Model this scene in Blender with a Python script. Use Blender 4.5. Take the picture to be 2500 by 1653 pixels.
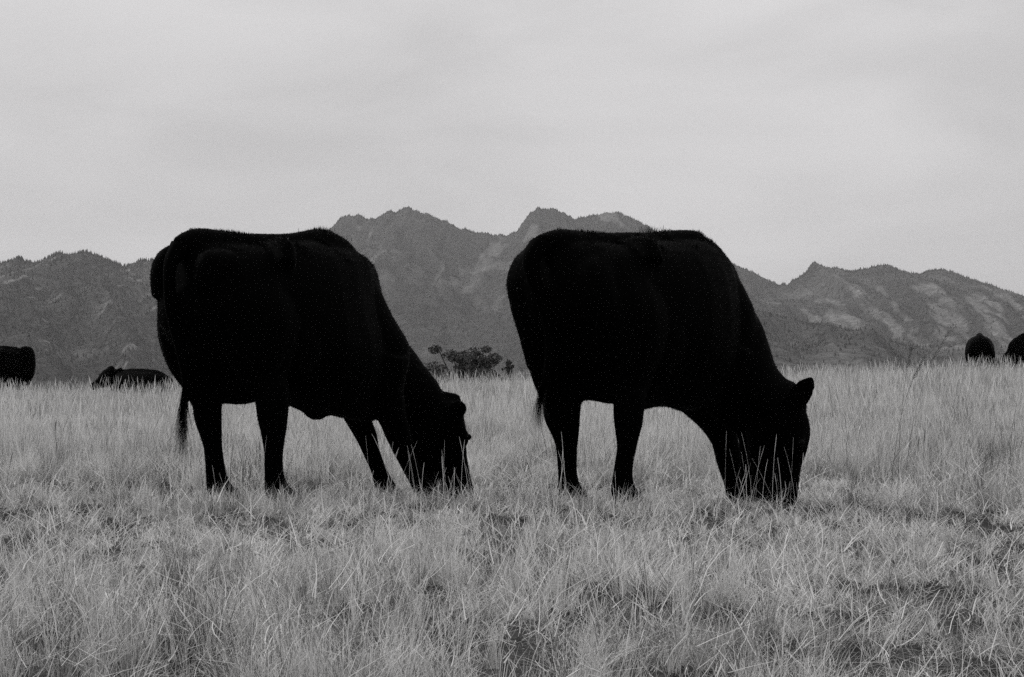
import bpy, bmesh, math, random
import numpy as np
from mathutils import Vector, noise as mnoise

scene = bpy.context.scene
for o in list(bpy.data.objects):
    bpy.data.objects.remove(o)
R = math.radians
random.seed(7)
RNG = np.random.RandomState(11)

# ---------------------------------------------------------------- camera
CH = 0.677                                   # a crouching photographer
cam_d = bpy.data.cameras.new('camera'); cam = bpy.data.objects.new('camera', cam_d)
scene.collection.objects.link(cam); scene.camera = cam
cam_d.sensor_width = 36; cam_d.lens = 70
cam_d.clip_start = 0.1; cam_d.clip_end = 60000
cam.location = (0, 0, CH); cam.rotation_euler = (R(90.63), 0, 0)

# ---------------------------------------------------------------- sky
SUN_EL, SUN_AZ = R(42), R(-62)               # azimuth from +Y towards +X: behind the cattle, a little left
world = bpy.data.worlds.new('World'); scene.world = world; world.use_nodes = True
nt = world.node_tree; nt.nodes.clear()
def N(t, **kw):
    n = nt.nodes.new(t)
    for k, v in kw.items():
        setattr(n, k, v)
    return n
LK = lambda a, b: nt.links.new(a, b)
out = N('ShaderNodeOutputWorld'); bg = N('ShaderNodeBackground'); LK(bg.outputs[0], out.inputs['Surface'])
sky = N('ShaderNodeTexSky', sky_type='NISHITA', sun_disc=False, sun_elevation=SUN_EL, sun_rotation=SUN_AZ, air_density=1.0, dust_density=3.0, ozone_density=1.0)
bw = N('ShaderNodeRGBToBW'); LK(sky.outputs[0], bw.inputs[0])
tc = N('ShaderNodeTexCoord')
mp = N('ShaderNodeMapping'); mp.inputs['Scale'].default_value = (3.2, 1.0, 10.0); mp.inputs['Rotation'].default_value = (0, R(-9), 0); mp.inputs['Location'].default_value = (2.1, .4, .7)
LK(tc.outputs['Generated'], mp.inputs['Vector'])
n1 = N('ShaderNodeTexNoise'); n1.inputs['Scale'].default_value = 1.6; n1.inputs['Detail'].default_value = 5; n1.inputs['Roughness'].default_value = .5; n1.inputs['Distortion'].default_value = .5
LK(mp.outputs[0], n1.inputs['Vector'])
mp2 = N('ShaderNodeMapping'); mp2.inputs['Scale'].default_value = (1.1, 1.0, 3.0); mp2.inputs['Location'].default_value = (4.2, 1.3, 0.4)
LK(tc.outputs['Generated'], mp2.inputs['Vector'])
n2 = N('ShaderNodeTexNoise'); n2.inputs['Scale'].default_value = 2.2; n2.inputs['Detail'].default_value = 3
LK(mp2.outputs[0], n2.inputs['Vector'])
def M(op, a, b=None, **kw):
    m = N('ShaderNodeMath', operation=op)
    for i, v in enumerate((a, b)):
        if v is None: continue
        if isinstance(v, (int, float)): m.inputs[i].default_value = v
        else: LK(v, m.inputs[i])
    return m.outputs[0]
def RAMP(x, a, b, lo, hi):
    m = N('ShaderNodeMapRange'); m.interpolation_type = 'SMOOTHSTEP'
    LK(x, m.inputs['Value'])
    for k, v in zip(('From Min', 'From Max', 'To Min', 'To Max'), (a, b, lo, hi)): m.inputs[k].default_value = v
    return m.outputs[0]
cl = M('MULTIPLY', RAMP(n1.outputs['Fac'], .30, .72, .885, 1.07), RAMP(n2.outputs['Fac'], .3, .7, .95, 1.05))
sep = N('ShaderNodeSeparateXYZ'); LK(tc.outputs['Generated'], sep.inputs[0])
el = M('ADD', M('MULTIPLY', M('MAXIMUM', sep.outputs['Z'], 0.0), .30), .985)          # an overcast sky is brighter overhead
cloud = M('MULTIPLY', M('MULTIPLY', cl, el), 6.75)                                      # high even cloud sheet
thin = M('ADD', M('MULTIPLY', cloud, .93), M('MULTIPLY', M('MINIMUM', bw.outputs[0], 12.0), .05))
comb = N('ShaderNodeCombineColor')
LK(M('MULTIPLY', thin, 1.006), comb.inputs[0]); LK(M('MULTIPLY', thin, .993), comb.inputs[1]); LK(M('MULTIPLY', thin, 1.003), comb.inputs[2])
LK(comb.outputs[0], bg.inputs['Color']); bg.inputs['Strength'].default_value = 0.1

# ---------------------------------------------------------------- sun behind thin cloud
sd_ = bpy.data.lights.new('sun', 'SUN'); sd_.energy = 1.5; sd_.angle = R(12); sd_.color = (1, .995, .985)
sun = bpy.data.objects.new('sun', sd_); scene.collection.objects.link(sun)
sdir = Vector((math.sin(SUN_AZ) * math.cos(SUN_EL), math.cos(SUN_AZ) * math.cos(SUN_EL), math.sin(SUN_EL)))
sun.rotation_euler = sdir.to_track_quat('Z', 'Y').to_euler(); sun.location = (0, 0, 60)

vs = scene.view_settings
scene.display_settings.display_device = 'sRGB'
vs.view_transform = 'Standard'; vs.look = 'None'; vs.gamma = 1; vs.exposure = 0; vs.use_curve_mapping = False
scene.cycles.use_denoising = False
scene.cycles.max_bounces = 4; scene.cycles.diffuse_bounces = 2; scene.cycles.transmission_bounces = 2; scene.cycles.volume_bounces = 0
scene.cycles.transparent_max_bounces = 8; scene.cycles.use_adaptive_sampling = False

# ---------------------------------------------------------------- helpers
COL = scene.collection
def link(name, me, parent=None, mat=None, loc=None):
    o = bpy.data.objects.new(name, me); COL.objects.link(o)
    if parent is not None: o.parent = parent
    if loc is not None: o.location = loc
    if mat is not None and me is not None: me.materials.append(mat)
    return o
def tag(o, label=None, cat=None, group=None, kind=None):
    for k, v in (('label', label), ('category', cat), ('group', group), ('kind', kind)):
        if v: o[k] = v
    return o
def empty(name, loc):
    o = bpy.data.objects.new(name, None); COL.objects.link(o); o.location = loc; o.empty_display_size = .1
    return o
def mesh_np(name, V, F, smooth=False):
    """fast mesh from arrays; F (n,3) or (n,4) or a list"""
    me = bpy.data.meshes.new(name)
    if isinstance(F, np.ndarray):
        k = F.shape[1]
        me.vertices.add(len(V)); me.vertices.foreach_set('co', np.asarray(V, np.float32).ravel())
        me.loops.add(F.size); me.loops.foreach_set('vertex_index', F.astype(np.int32).ravel())
        me.polygons.add(len(F)); me.polygons.foreach_set('loop_start', np.arange(0, F.size, k, dtype=np.int32))
        me.update(calc_edges=True); me.validate()
    else:
        me.from_pydata([tuple(v) for v in V], [], F); me.update()
    if smooth:
        me.polygons.foreach_set('use_smooth', np.ones(len(me.polygons), bool))
    return me
def set_attr(me, name, vals, typ='FLOAT'):
    a = me.attributes.new(name, typ, 'POINT')
    a.data.foreach_set('vector' if typ == 'FLOAT_VECTOR' else 'value', np.asarray(vals).ravel())
def _h(ix, iy, s):
    n = (ix.astype(np.int64) * 374761393 + iy.astype(np.int64) * 668265263 + s * 1442695041) & 0x7fffffff
    n = ((n ^ (n >> 13)) * 1274126177) & 0x7fffffff
    return ((n ^ (n >> 16)) & 0xffffff) / float(0xffffff)
def vnoise(x, y, s=0):
    x = np.asarray(x, float); y = np.asarray(y, float)
    ix = np.floor(x); iy = np.floor(y); fx = x - ix; fy = y - iy
    fx = fx * fx * fx * (fx * (fx * 6 - 15) + 10); fy = fy * fy * fy * (fy * (fy * 6 - 15) + 10)
    a = _h(ix, iy, s); b = _h(ix + 1, iy, s); c = _h(ix, iy + 1, s); d = _h(ix + 1, iy + 1, s)
    return (a * (1 - fx) + b * fx) * (1 - fy) + (c * (1 - fx) + d * fx) * fy
def fbm(x, y, o=4, s=0, g=.5):
    t = 0; a = 1; n = 0
    for i in range(o):
        t = t + a * vnoise(x * 2 ** i, y * 2 ** i, s + i * 17); n += a; a *= g
    return t / n
def sstep(a, b, x):
    t = np.clip((np.asarray(x, float) - a) / (b - a), 0, 1)
    return t * t * (3 - 2 * t)

def material(name):
    m = bpy.data.materials.new(name); m.use_nodes = True
    t = m.node_tree; t.nodes.clear()
    o = t.nodes.new('ShaderNodeOutputMaterial')
    return m, t, o
def grey_chain(t, terms):
    """multiply float sockets / numbers together"""
    cur = None
    for v in terms:
        if cur is None: cur = v; continue
        mm = t.nodes.new('ShaderNodeMath'); mm.operation = 'MULTIPLY'
        for i, q in enumerate((cur, v)):
            if isinstance(q, (int, float)): mm.inputs[i].default_value = q
            else: t.links.new(q, mm.inputs[i])
        cur = mm.outputs[0]
    return cur
def t_noise(t, vec, scale, detail=3, rough=.55, a=.3, b=.7, lo=0, hi=1):
    n = t.nodes.new('ShaderNodeTexNoise'); n.inputs['Scale'].default_value = scale; n.inputs['Detail'].default_value = detail; n.inputs['Roughness'].default_value = rough
    if vec is not None: t.links.new(vec, n.inputs['Vector'])
    r = t.nodes.new('ShaderNodeMapRange'); t.links.new(n.outputs['Fac'], r.inputs['Value'])
    for k, v in zip(('From Min', 'From Max', 'To Min', 'To Max'), (a, b, lo, hi)): r.inputs[k].default_value = v
    return r.outputs[0]
def t_pos(t):
    return t.nodes.new('ShaderNodeNewGeometry').outputs['Position']
def t_attr(t, name):
    n = t.nodes.new('ShaderNodeAttribute'); n.attribute_name = name
    return n.outputs['Fac']
def tint(t, val, rgb):
    c = t.nodes.new('ShaderNodeCombineColor')
    for i in range(3):
        t.links.new(grey_chain(t, [val, rgb[i]]), c.inputs[i])
    return c.outputs[0]

# straw coloured blades: thin, part of the light comes through
def straw_material(name, level, lo, hi, trans=.38):
    m, t, o = material(name)
    p = t_pos(t)
    oi = t.nodes.new('ShaderNodeObjectInfo')
    rnd = t.nodes.new('ShaderNodeMapRange'); t.links.new(oi.outputs['Random'], rnd.inputs['Value']); rnd.inputs['To Min'].default_value = lo; rnd.inputs['To Max'].default_value = hi
    v = grey_chain(t, [t_attr(t, 'shade'), level, rnd.outputs[0], t_noise(t, p, .55, 3, .6, .3, .7, .78, 1.18), t_noise(t, p, 3.1, 2, .6, .3, .7, .82, 1.15)])
    mn = t.nodes.new('ShaderNodeMath'); mn.operation = 'MINIMUM'; mn.inputs[1].default_value = .82; t.links.new(v, mn.inputs[0]); v = mn.outputs[0]
    col = tint(t, v, (1.0, .998, .985))
    d = t.nodes.new('ShaderNodeBsdfDiffuse'); tr = t.nodes.new('ShaderNodeBsdfTranslucent'); g = t.nodes.new('ShaderNodeBsdfGlossy')
    g.inputs['Roughness'].default_value = .45; g.inputs['Color'].default_value = (.5, .5, .5, 1)
    t.links.new(col, d.inputs['Color']); t.links.new(col, tr.inputs['Color'])
    mx = t.nodes.new('ShaderNodeMixShader'); mx.inputs[0].default_value = trans
    t.links.new(d.outputs[0], mx.inputs[1]); t.links.new(tr.outputs[0], mx.inputs[2])
    m2 = t.nodes.new('ShaderNodeMixShader'); m2.inputs[0].default_value = .05
    t.links.new(mx.outputs[0], m2.inputs[1]); t.links.new(g.outputs[0], m2.inputs[2])
    t.links.new(m2.outputs[0], o.inputs['Surface'])
    return m
MAT_STRAW = straw_material('dry_grass_blades', .94, .93, 1.06, .25)
MAT_STEM = straw_material('weathered_stems', .30, .5, 1.3, .15)

def plain(name, terms, rough=.9, spec=.1, bump=None, sheen=0):
    m, t, o = material(name)
    b = t.nodes.new('ShaderNodeBsdfPrincipled')
    v = terms(t)
    t.links.new(tint(t, v, (1, .995, .985)), b.inputs['Base Color'])
    b.inputs['Roughness'].default_value = rough; b.inputs['Specular IOR Level'].default_value = spec
    if sheen:
        b.inputs['Sheen Weight'].default_value = sheen; b.inputs['Sheen Roughness'].default_value = .5
    if bump:
        bn = t.nodes.new('ShaderNodeBump'); bn.inputs['Strength'].default_value = bump[1]; bn.inputs['Distance'].default_value = bump[2]
        t.links.new(t_noise(t, t_pos(t), bump[0], 5, .6, 0, 1, 0, 1), bn.inputs['Height']); t.links.new(bn.outputs[0], b.inputs['Normal'])
    t.links.new(b.outputs[0], o.inputs['Surface'])
    return m
MAT_SOIL = plain('thatch_and_soil', lambda t: grey_chain(t, [.05, t_noise(t, t_pos(t), .8, 4, .6, .3, .7, .7, 1.3), t_noise(t, t_pos(t), 30, 3, .6, .3, .7, .5, 1.5)]), bump=(22, .8, .04))
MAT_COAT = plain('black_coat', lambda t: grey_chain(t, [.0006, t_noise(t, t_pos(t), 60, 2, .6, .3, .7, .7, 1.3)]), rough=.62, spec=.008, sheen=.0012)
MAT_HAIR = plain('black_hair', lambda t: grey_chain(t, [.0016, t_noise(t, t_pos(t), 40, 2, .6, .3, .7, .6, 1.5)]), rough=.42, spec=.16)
MAT_HOOF = plain('hoof_horn', lambda t: grey_chain(t, [.012, t_noise(t, t_pos(t), 25, 2, .6, .3, .7, .7, 1.3)]), rough=.5, spec=.3)
MAT_EYE = plain('dark_eye', lambda t: grey_chain(t, [.003, t_noise(t, t_pos(t), 25, 2, .6, .3, .7, .9, 1.1)]), rough=.45, spec=.03)
MAT_LEAF = plain('shrub_leaves', lambda t: grey_chain(t, [.085, t_noise(t, t_pos(t), 3, 2, .6, .3, .7, .5, 1.6)]), rough=.7, spec=.1)
MAT_BARK = plain('shrub_bark', lambda t: grey_chain(t, [.04, t_noise(t, t_pos(t), 12, 3, .6, .3, .7, .6, 1.4)]), rough=.9)
MAT_CONIFER = plain('conifer_needles', lambda t: grey_chain(t, [.044, t_noise(t, t_pos(t), .03, 3, .6, .3, .7, .55, 1.5)]), rough=.9, spec=.05)
MAT_HILL = plain('mountain_slope', lambda t: grey_chain(t, [t_attr(t, 'albedo'), t_noise(t, t_pos(t), .02, 6, .7, .3, .7, .65, 1.35), t_noise(t, t_pos(t), .11, 4, .7, .32, .68, .45, 1.65)]), rough=.95, spec=.05)

# ---------------------------------------------------------------- terrain
def crest_z(x):
    return -.12 + np.where(x > 0, .034, .015) * np.clip(x, -14, 8)
def ground_z(x, y):
    x = np.asarray(x, float); y = np.asarray(y, float)
    z = sstep(9.5, 36, y) * crest_z(x)
    z = z - sstep(36, 62, y) * .75 - sstep(55, 1100, y) * 44
    near = 1 - sstep(40, 90, y)
    z = z - .085 * sstep(9.1, 9.75, y) * sstep(13.5, 10.6, y)
    z = z + near * ((fbm(x / 1.7 + 31, y / 1.7, 3, 5) - .5) * .10 + (fbm(x / .30, y / .38 + 9, 2, 8) - .5) * (.03 + .055 * sstep(11, 8, y)) + (fbm(x / .12 + 4, y / .16, 2, 18) - .5) * .085 * sstep(12, 9, y))
    z = z + near * sstep(11, 18, y) * (fbm(x / 6 + 3, y / 6, 2, 14) - .5) * .16
    for cx, cy, r, d in FLAT:                    # the cattle stand on firm level ground
        k = np.exp(-((x - cx) ** 2 + (y - cy) ** 2) / (2 * r * r))
        z = z * (1 - k) + k * d
    z = z + sstep(150, 2500, y) * (fbm(x / 260, y / 260, 3, 3) - .5) * 10
    return z
FLAT = [(-1.15, 9.15, .34, -.006), (.48, 9.15, .34, -.006), (-.72, 9.85, .26, -.085), (-.40, 10.05, .26, -.09), (.98, 9.85, .26, -.085), (1.36, 9.70, .26, -.095)]
gx = np.concatenate([-np.geomspace(9000, 4.3, 60), np.linspace(-4.2, 4.2, 150), np.geomspace(4.3, 9000, 60)])
gy = np.concatenate([np.linspace(-30, 2.5, 14), np.linspace(2.8, 12.4, 160), np.geomspace(12.5, 70, 110), np.geomspace(72, 9000, 90)])
GX, GY = np.meshgrid(gx, gy)
GZ = ground_z(GX, GY)
nx, ny = len(gx), len(gy)
ii = np.arange((ny - 1) * nx).reshape(ny - 1, nx)[:, :-1].ravel()
ground = link('ground', mesh_np('ground', np.stack([GX.ravel(), GY.ravel(), GZ.ravel()], 1), np.stack([ii, ii + 1, ii + nx + 1, ii + nx], 1), True), None, MAT_SOIL)
tag(ground, kind='structure')

# ---------------------------------------------------------------- mountains
F_ = 4861.0
def ridge(name, prof, yb, yc, yback, zb, px0, px1, n, nv, gully, lean, g_pow, alb, seed, rough):
    """mountain face from its foot at yb up to a skyline at yc, then down the far side"""
    px = np.linspace(px0, px1, n)
    P = np.array(prof, float)
    X = (px - 1250) / F_ * yc
    Hc = CH + (880 - np.interp(px, P[:, 0], P[:, 1])) / F_ * yc
    Hc = Hc + (fbm(X / 26, X * 0, 3, seed + 3) - .5) * rough + (fbm(X / 9, X * 0, 2, seed + 4) - .5) * rough * .9
    v = np.concatenate([np.linspace(0, 1, nv), np.linspace(1, 0, 8)[1:]])
    Y = np.concatenate([yb + (yc - yb) * np.linspace(0, 1, nv), np.linspace(yc, yback, 8)[1:]])
    VV, XX = np.meshgrid(v, X, indexing='ij'); YY = np.repeat(Y[:, None], n, 1)
    HH = np.repeat(Hc[None], len(v), 0)
    # the skyline relaxes towards a smoother massif lower down
    ks = max(3, n // 14) | 1
    pad = np.pad(Hc, ks // 2, mode='edge'); Hs = np.convolve(pad, np.ones(ks) / ks, 'valid')
    w = sstep(.45, 1, VV)
    HH = HH * w + Hs[None] * (1 - w)
    u = XX * yc / YY - lean * (1 - VV)
    rg = 1 - np.abs(2 * fbm(u / gully + 7, YY / (gully * 5), 4, seed) - 1)
    rel = (rg - .75) * gully * .55 + (fbm(XX / 60, YY / 240, 4, seed + 9) - .5) * 30
    Z = zb + (HH - zb) * VV ** g_pow + rel * (np.clip(4 * VV * (1 - VV), 0, 1)) * .8
    XX = XX + (fbm(XX / 200, YY / 200, 2, seed + 5) - .5) * 30 * (1 - w)
    A = alb(u, XX, YY, VV, rg)
    nr, nc = Z.shape
    k = np.arange((nr - 1) * nc).reshape(nr - 1, nc)[:, :-1].ravel()
    me = mesh_np(name, np.stack([XX.ravel(), YY.ravel(), Z.ravel()], 1), np.stack([k, k + 1, k + nc + 1, k + nc], 1), True)
    set_attr(me, 'albedo', A.ravel())
    o = link(name, me, None, MAT_HILL); tag(o, kind='structure')
    return dict(X=XX, Y=YY, Z=Z, A=A, V=VV, nv=nv)

LEFT = [(-600, 640), (-300, 665), (-120, 640), (0, 651), (16, 648), (24, 638), (48, 632), (59, 638), (75, 644), (88, 643), (102, 638), (123, 632), (131, 623), (147, 620), (161, 625), (185, 628), (198, 621), (214, 620), (230, 625), (249, 635), (268, 641), (289, 645), (313, 651), (335, 647), (341, 635), (353, 633), (372, 639), (420, 650), (500, 690), (600, 740), (750, 800), (900, 850), (1000, 880), (1200, 900)]
MID = [(100, 860), (300, 760), (450, 690), (600, 640), (700, 610), (760, 590), (812, 559), (831, 533), (855, 524), (879, 525), (895, 535), (919, 535), (934, 521), (954, 515), (970, 519), (990, 505), (1018, 515), (1057, 529), (1093, 541), (1109, 551), (1129, 561), (1160, 565), (1196, 573), (1236, 574), (1263, 565), (1271, 551), (1291, 523), (1311, 511), (1327, 507), (1354, 511), (1378, 523), (1402, 533), (1430, 527), (1454, 523), (1485, 519), (1505, 516), (1525, 523), (1557, 539), (1596, 563), (1650, 585), (1720, 612), (1785, 641), (1813, 657), (1845, 673), (1870, 687), (1895, 698), (1950, 720), (2050, 770), (2200, 830), (2400, 880)]
RIGHT = [(1300, 880), (1500, 840), (1650, 790), (1780, 740), (1840, 715), (1895, 696), (1921, 691), (1946, 679), (1968, 663), (1981, 644), (1989, 639), (2000, 647), (2025, 650), (2047, 657), (2066, 666), (2088, 663), (2113, 655), (2139, 649), (2164, 644), (2177, 650), (2199, 660), (2218, 665), (2233, 669), (2256, 665), (2281, 659), (2303, 660), (2325, 665), (2354, 679), (2382, 687), (2401, 698), (2426, 715), (2442, 717), (2458, 731), (2480, 740), (2500, 737), (2600, 760), (2750, 740), (2900, 790), (3200, 800)]
FOOT = [(1350, 880), (1500, 800), (1600, 770), (1700, 748), (1850, 758), (1950, 785), (2050, 803), (2110, 816), (2200, 838), (2350, 862), (2600, 880), (2900, 900)]
def alb_forest(u, X, Y, V, rg):
    clear = sstep(.50, .66, fbm(X / 110, Y / 700, 4, 41)) * sstep(1.0, .8, V)
    return .046 + .06 * clear * (.4 + 1.2 * fbm(X / 16, Y / 80, 3, 47)) + .03 * sstep(.6, .8, fbm(X / 40, Y / 250, 3, 43)) + .10 * sstep(.72, .80, fbm(X / 8, Y / 130, 3, 44))
def alb_mid(u, X, Y, V, rg):
    clear = sstep(.50, .62, fbm(X / 120, Y / 800, 4, 51)) * (1 - .7 * sstep(.55, .9, V))
    rock = sstep(.62, .72, fbm(X / 45, Y / 320, 4, 55)) * sstep(.3, .7, V)
    return .050 + .055 * clear * sstep(.30, .65, fbm(X / 14, Y / 80, 4, 57)) + .07 * rock
def alb_slab(u, X, Y, V, rg):
    st = .55 * (.5 + .5 * np.sin(u / 66 * 6.283 + 15 * fbm(u / 120 + 5, Y / 2200, 2, 62))) + .45 * fbm(u / 22 + 7, Y / 500, 3, 61)
    slab = sstep(.47, .64, st + .75 * (fbm(u / 70 + 3, Y / 500, 3, 68) - .5)) * sstep(.08, .30, V) * sstep(1.0, .78, V + .12 * fbm(X / 60, Y * 0, 2, 63))
    return .050 + .085 * slab * sstep(.30, .62, fbm(X / 17, Y / 120, 4, 67)) + .03 * sstep(.55, .75, fbm(X / 60, Y / 300, 3, 66))
def alb_foot(u, X, Y, V, rg):
    return .060 + .03 * sstep(.55, .75, fbm(X / 90, Y / 400, 3, 71))
RIDGES = {}
RIDGES['mid'] = ridge('mountain', MID, 2400, 4900, 5600, -50, 100, 2400, 620, 80, 150, 200, 1.05, alb_mid, 20, 8)
RIDGES['right'] = ridge('mountain', RIGHT, 2300, 4100, 4700, -50, 1300, 3200, 460, 80, 60, 230, 1.0, alb_slab, 30, 8)
RIDGES['left'] = ridge('mountain', LEFT, 1300, 3000, 3600, -50, -600, 1200, 560, 80, 120, 120, 1.0, alb_forest, 10, 9)
RIDGES['foot'] = ridge('foothill', FOOT, 1400, 2350, 2800, -50, 1350, 2900, 260, 40, 160, 40, .9, alb_foot, 35, 5)

# conifers cover the slopes: far too many to count, a few pixels each
def forest(name, keys_n):
    Vs, Fs, base = [], [], 0
    ang = np.arange(5) * 2 * math.pi / 5
    for key, n, hmin, hmax in keys_n:
        r = RIDGES[key]; nr = r['nv']; nc = r['X'].shape[1]
        pa = np.clip((.10 - r['A'][:nr]) / .04, .10, 1)
        fi = RNG.rand(n * 2) * (nr - 1.001); fj = RNG.rand(n * 2) * (nc - 1.001)
        top = RNG.rand(n * 2) < .10
        fi = np.where(top, (nr - 1.001) - RNG.rand(n * 2) * 1.2, fi)
        i = fi.astype(int); j = fj.astype(int); a = fi - i; b = fj - j
        keep = RNG.rand(n * 2) < pa[i, j]
        i, j, a, b = i[keep][:n], j[keep][:n], a[keep][:n], b[keep][:n]
        def bl(A): return (A[i, j] * (1 - b) + A[i, j + 1] * b) * (1 - a) + (A[i + 1, j] * (1 - b) + A[i + 1, j + 1] * b) * a
        x, y, z = bl(r['X']), bl(r['Y']), bl(r['Z'])
        m = len(x); h = (hmin + (hmax - hmin) * RNG.rand(m) ** 1.6); rad = h * (.20 + .14 * RNG.rand(m)); rot = RNG.rand(m) * 6.28
        V = np.empty((m, 6, 3))
        for k in range(5):
            V[:, k, 0] = x + rad * np.cos(ang[k] + rot); V[:, k, 1] = y + rad * np.sin(ang[k] + rot); V[:, k, 2] = z - 2 + .06 * h
        V[:, 5, 0] = x; V[:, 5, 1] = y; V[:, 5, 2] = z + h - 1
        F = np.stack([np.array([(k, (k + 1) % 5, 5) for k in range(5)])] * m) + (np.arange(m) * 6)[:, None, None] + base
        Vs.append(V.reshape(-1, 3)); Fs.append(F.reshape(-1, 3)); base += m * 6
    o = link(name, mesh_np(name, np.concatenate(Vs), np.concatenate(Fs)), None, MAT_CONIFER)
    tag(o, 'dark conifer forest covering the mountain slopes', 'forest', kind='stuff')
forest('forest', [('left', 24000, 3, 7.5), ('mid', 28000, 3, 7), ('right', 17000, 3, 6.5), ('foot', 7000, 3, 6)])

# the air between here and the mountains
hm, ht, ho = material('thin_haze')
hv = ht.nodes.new('ShaderNodeVolumePrincipled'); hv.inputs['Color'].default_value = (.98, .975, .98, 1); hv.inputs['Density'].default_value = 5.5e-5; hv.inputs['Anisotropy'].default_value = .2
ht.links.new(hv.outputs[0], ho.inputs['Volume'])
bx0, bx1, by0, by1, bz0, bz1 = -9100, 9100, -60, 9100, -75, 620
hV = [(x, y, z) for z in (bz0, bz1) for y in (by0, by1) for x in (bx0, bx1)]
haze = link('haze', mesh_np('haze', hV, [(0, 2, 3, 1), (4, 5, 7, 6), (0, 1, 5, 4), (2, 6, 7, 3), (0, 4, 6, 2), (1, 3, 7, 5)]), None, hm)
tag(haze, 'thin pale haze over the plain and mountains', 'haze', kind='stuff')

# ---------------------------------------------------------------- cattle
def loft_mesh(secs, lat=(0, 1, 0), n=20, power=2.2):
    """closed tube through sections (centre, half width, half height); lat = sideways axis"""
    V, F = [], []
    P = np.array([s[0] for s in secs], float)
    L0 = np.array(lat, float)
    for i, s in enumerate(secs):
        a, b = P[max(i - 1, 0)], P[min(i + 1, len(P) - 1)]
        t = (b - a) / (np.linalg.norm(b - a) + 1e-9)
        l = L0 - t * L0.dot(t); l /= np.linalg.norm(l)
        u = np.cross(t, l)
        for k in range(n):
            q = 2 * math.pi * k / n
            c, sn = math.cos(q), math.sin(q)
            cx = math.copysign(abs(c) ** (2 / power), c); sx = math.copysign(abs(sn) ** (2 / power), sn)
            V.append(P[i] + l * cx * s[1] + u * sx * s[2])
    m = len(secs)
    for i in range(m - 1):
        for k in range(n):
            k2 = (k + 1) % n
            F.append((i * n + k, i * n + k2, (i + 1) * n + k2, (i + 1) * n + k))
    for i, e in ((0, -1), (m - 1, 1)):
        c = len(V); V.append(P[i])
        for k in range(n):
            k2 = (k + 1) % n
            F.append((c, i * n + k2, i * n + k) if e < 0 else (c, i * n + k, i * n + k2))
    return V, F

def tube(pts, radii, n=14, lat=(0, 1, 0), flat=1.0, power=2.0):
    """resample a joint chain smoothly and loft it; radii fore-aft, flat = sideways factor"""
    pts = np.array(pts, float); radii = np.array(radii, float)
    seg = 5
    T = np.arange(len(pts)); tt = np.linspace(0, len(pts) - 1, (len(pts) - 1) * seg + 1)
    def cr(A):
        out = []
        for t in tt:
            i = min(int(t), len(pts) - 2); f = t - i
            p0, p1, p2, p3 = A[max(i - 1, 0)], A[i], A[i + 1], A[min(i + 2, len(A) - 1)]
            out.append(0.5 * ((2 * p1) + (p2 - p0) * f + (2 * p0 - 5 * p1 + 4 * p2 - p3) * f * f + (3 * p1 - p0 - 3 * p2 + p3) * f ** 3))
        return np.array(out)
    C = cr(pts); R = np.maximum(cr(radii), 0.0004)
    secs = [(C[i], R[i] * flat, R[i]) for i in range(len(C))]
    return loft_mesh(secs, lat, n, power)

def merge(parts):
    V, F = [], []
    for v, f in parts:
        o = len(V); V.extend([tuple(map(float, p)) for p in v]); F.extend([tuple(i + o for i in q) for q in f])
    return V, F

def evaluated_remesh(V, F, voxel, smooth_it, fac=0.5):
    me = bpy.data.meshes.new('remesh_source'); me.from_pydata(V, [], F); me.update()
    ob = bpy.data.objects.new('remesh_source', me); bpy.context.scene.collection.objects.link(ob)
    md = ob.modifiers.new('r', 'REMESH'); md.mode = 'VOXEL'; md.voxel_size = voxel; md.adaptivity = 0
    if smooth_it:
        sm = ob.modifiers.new('s', 'SMOOTH'); sm.iterations = smooth_it; sm.factor = fac
    dg = bpy.context.evaluated_depsgraph_get(); dg.update()
    ev = ob.evaluated_get(dg)
    out = bpy.data.meshes.new_from_object(ev)
    bpy.data.objects.remove(ob); bpy.data.meshes.remove(me)
    return out

def tps_warp(P2, src, dst, lam=1e-4):
    """thin plate warp of 2-D points"""
    src = np.array(src, float); dst = np.array(dst, float)
    n = len(src)
    def U(r2): return 0.5 * r2 * np.log(r2 + 1e-12)
    d2 = ((src[:, None] - src[None]) ** 2).sum(-1)
    K = U(d2) + lam * np.eye(n)
    Pm = np.hstack([np.ones((n, 1)), src])
    A = np.zeros((n + 3, n + 3)); A[:n, :n] = K; A[:n, n:] = Pm; A[n:, :n] = Pm.T
    W = np.linalg.solve(A, np.vstack([dst - src, np.zeros((3, 2))]))
    out = np.empty_like(P2)
    for a in range(0, len(P2), 20000):
        q = P2[a:a + 20000]
        k = U(((q[:, None] - src[None]) ** 2).sum(-1))
        out[a:a + 20000] = q + k @ W[:n] + np.hstack([np.ones((len(q), 1)), q]) @ W[n:]
    return out

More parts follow.
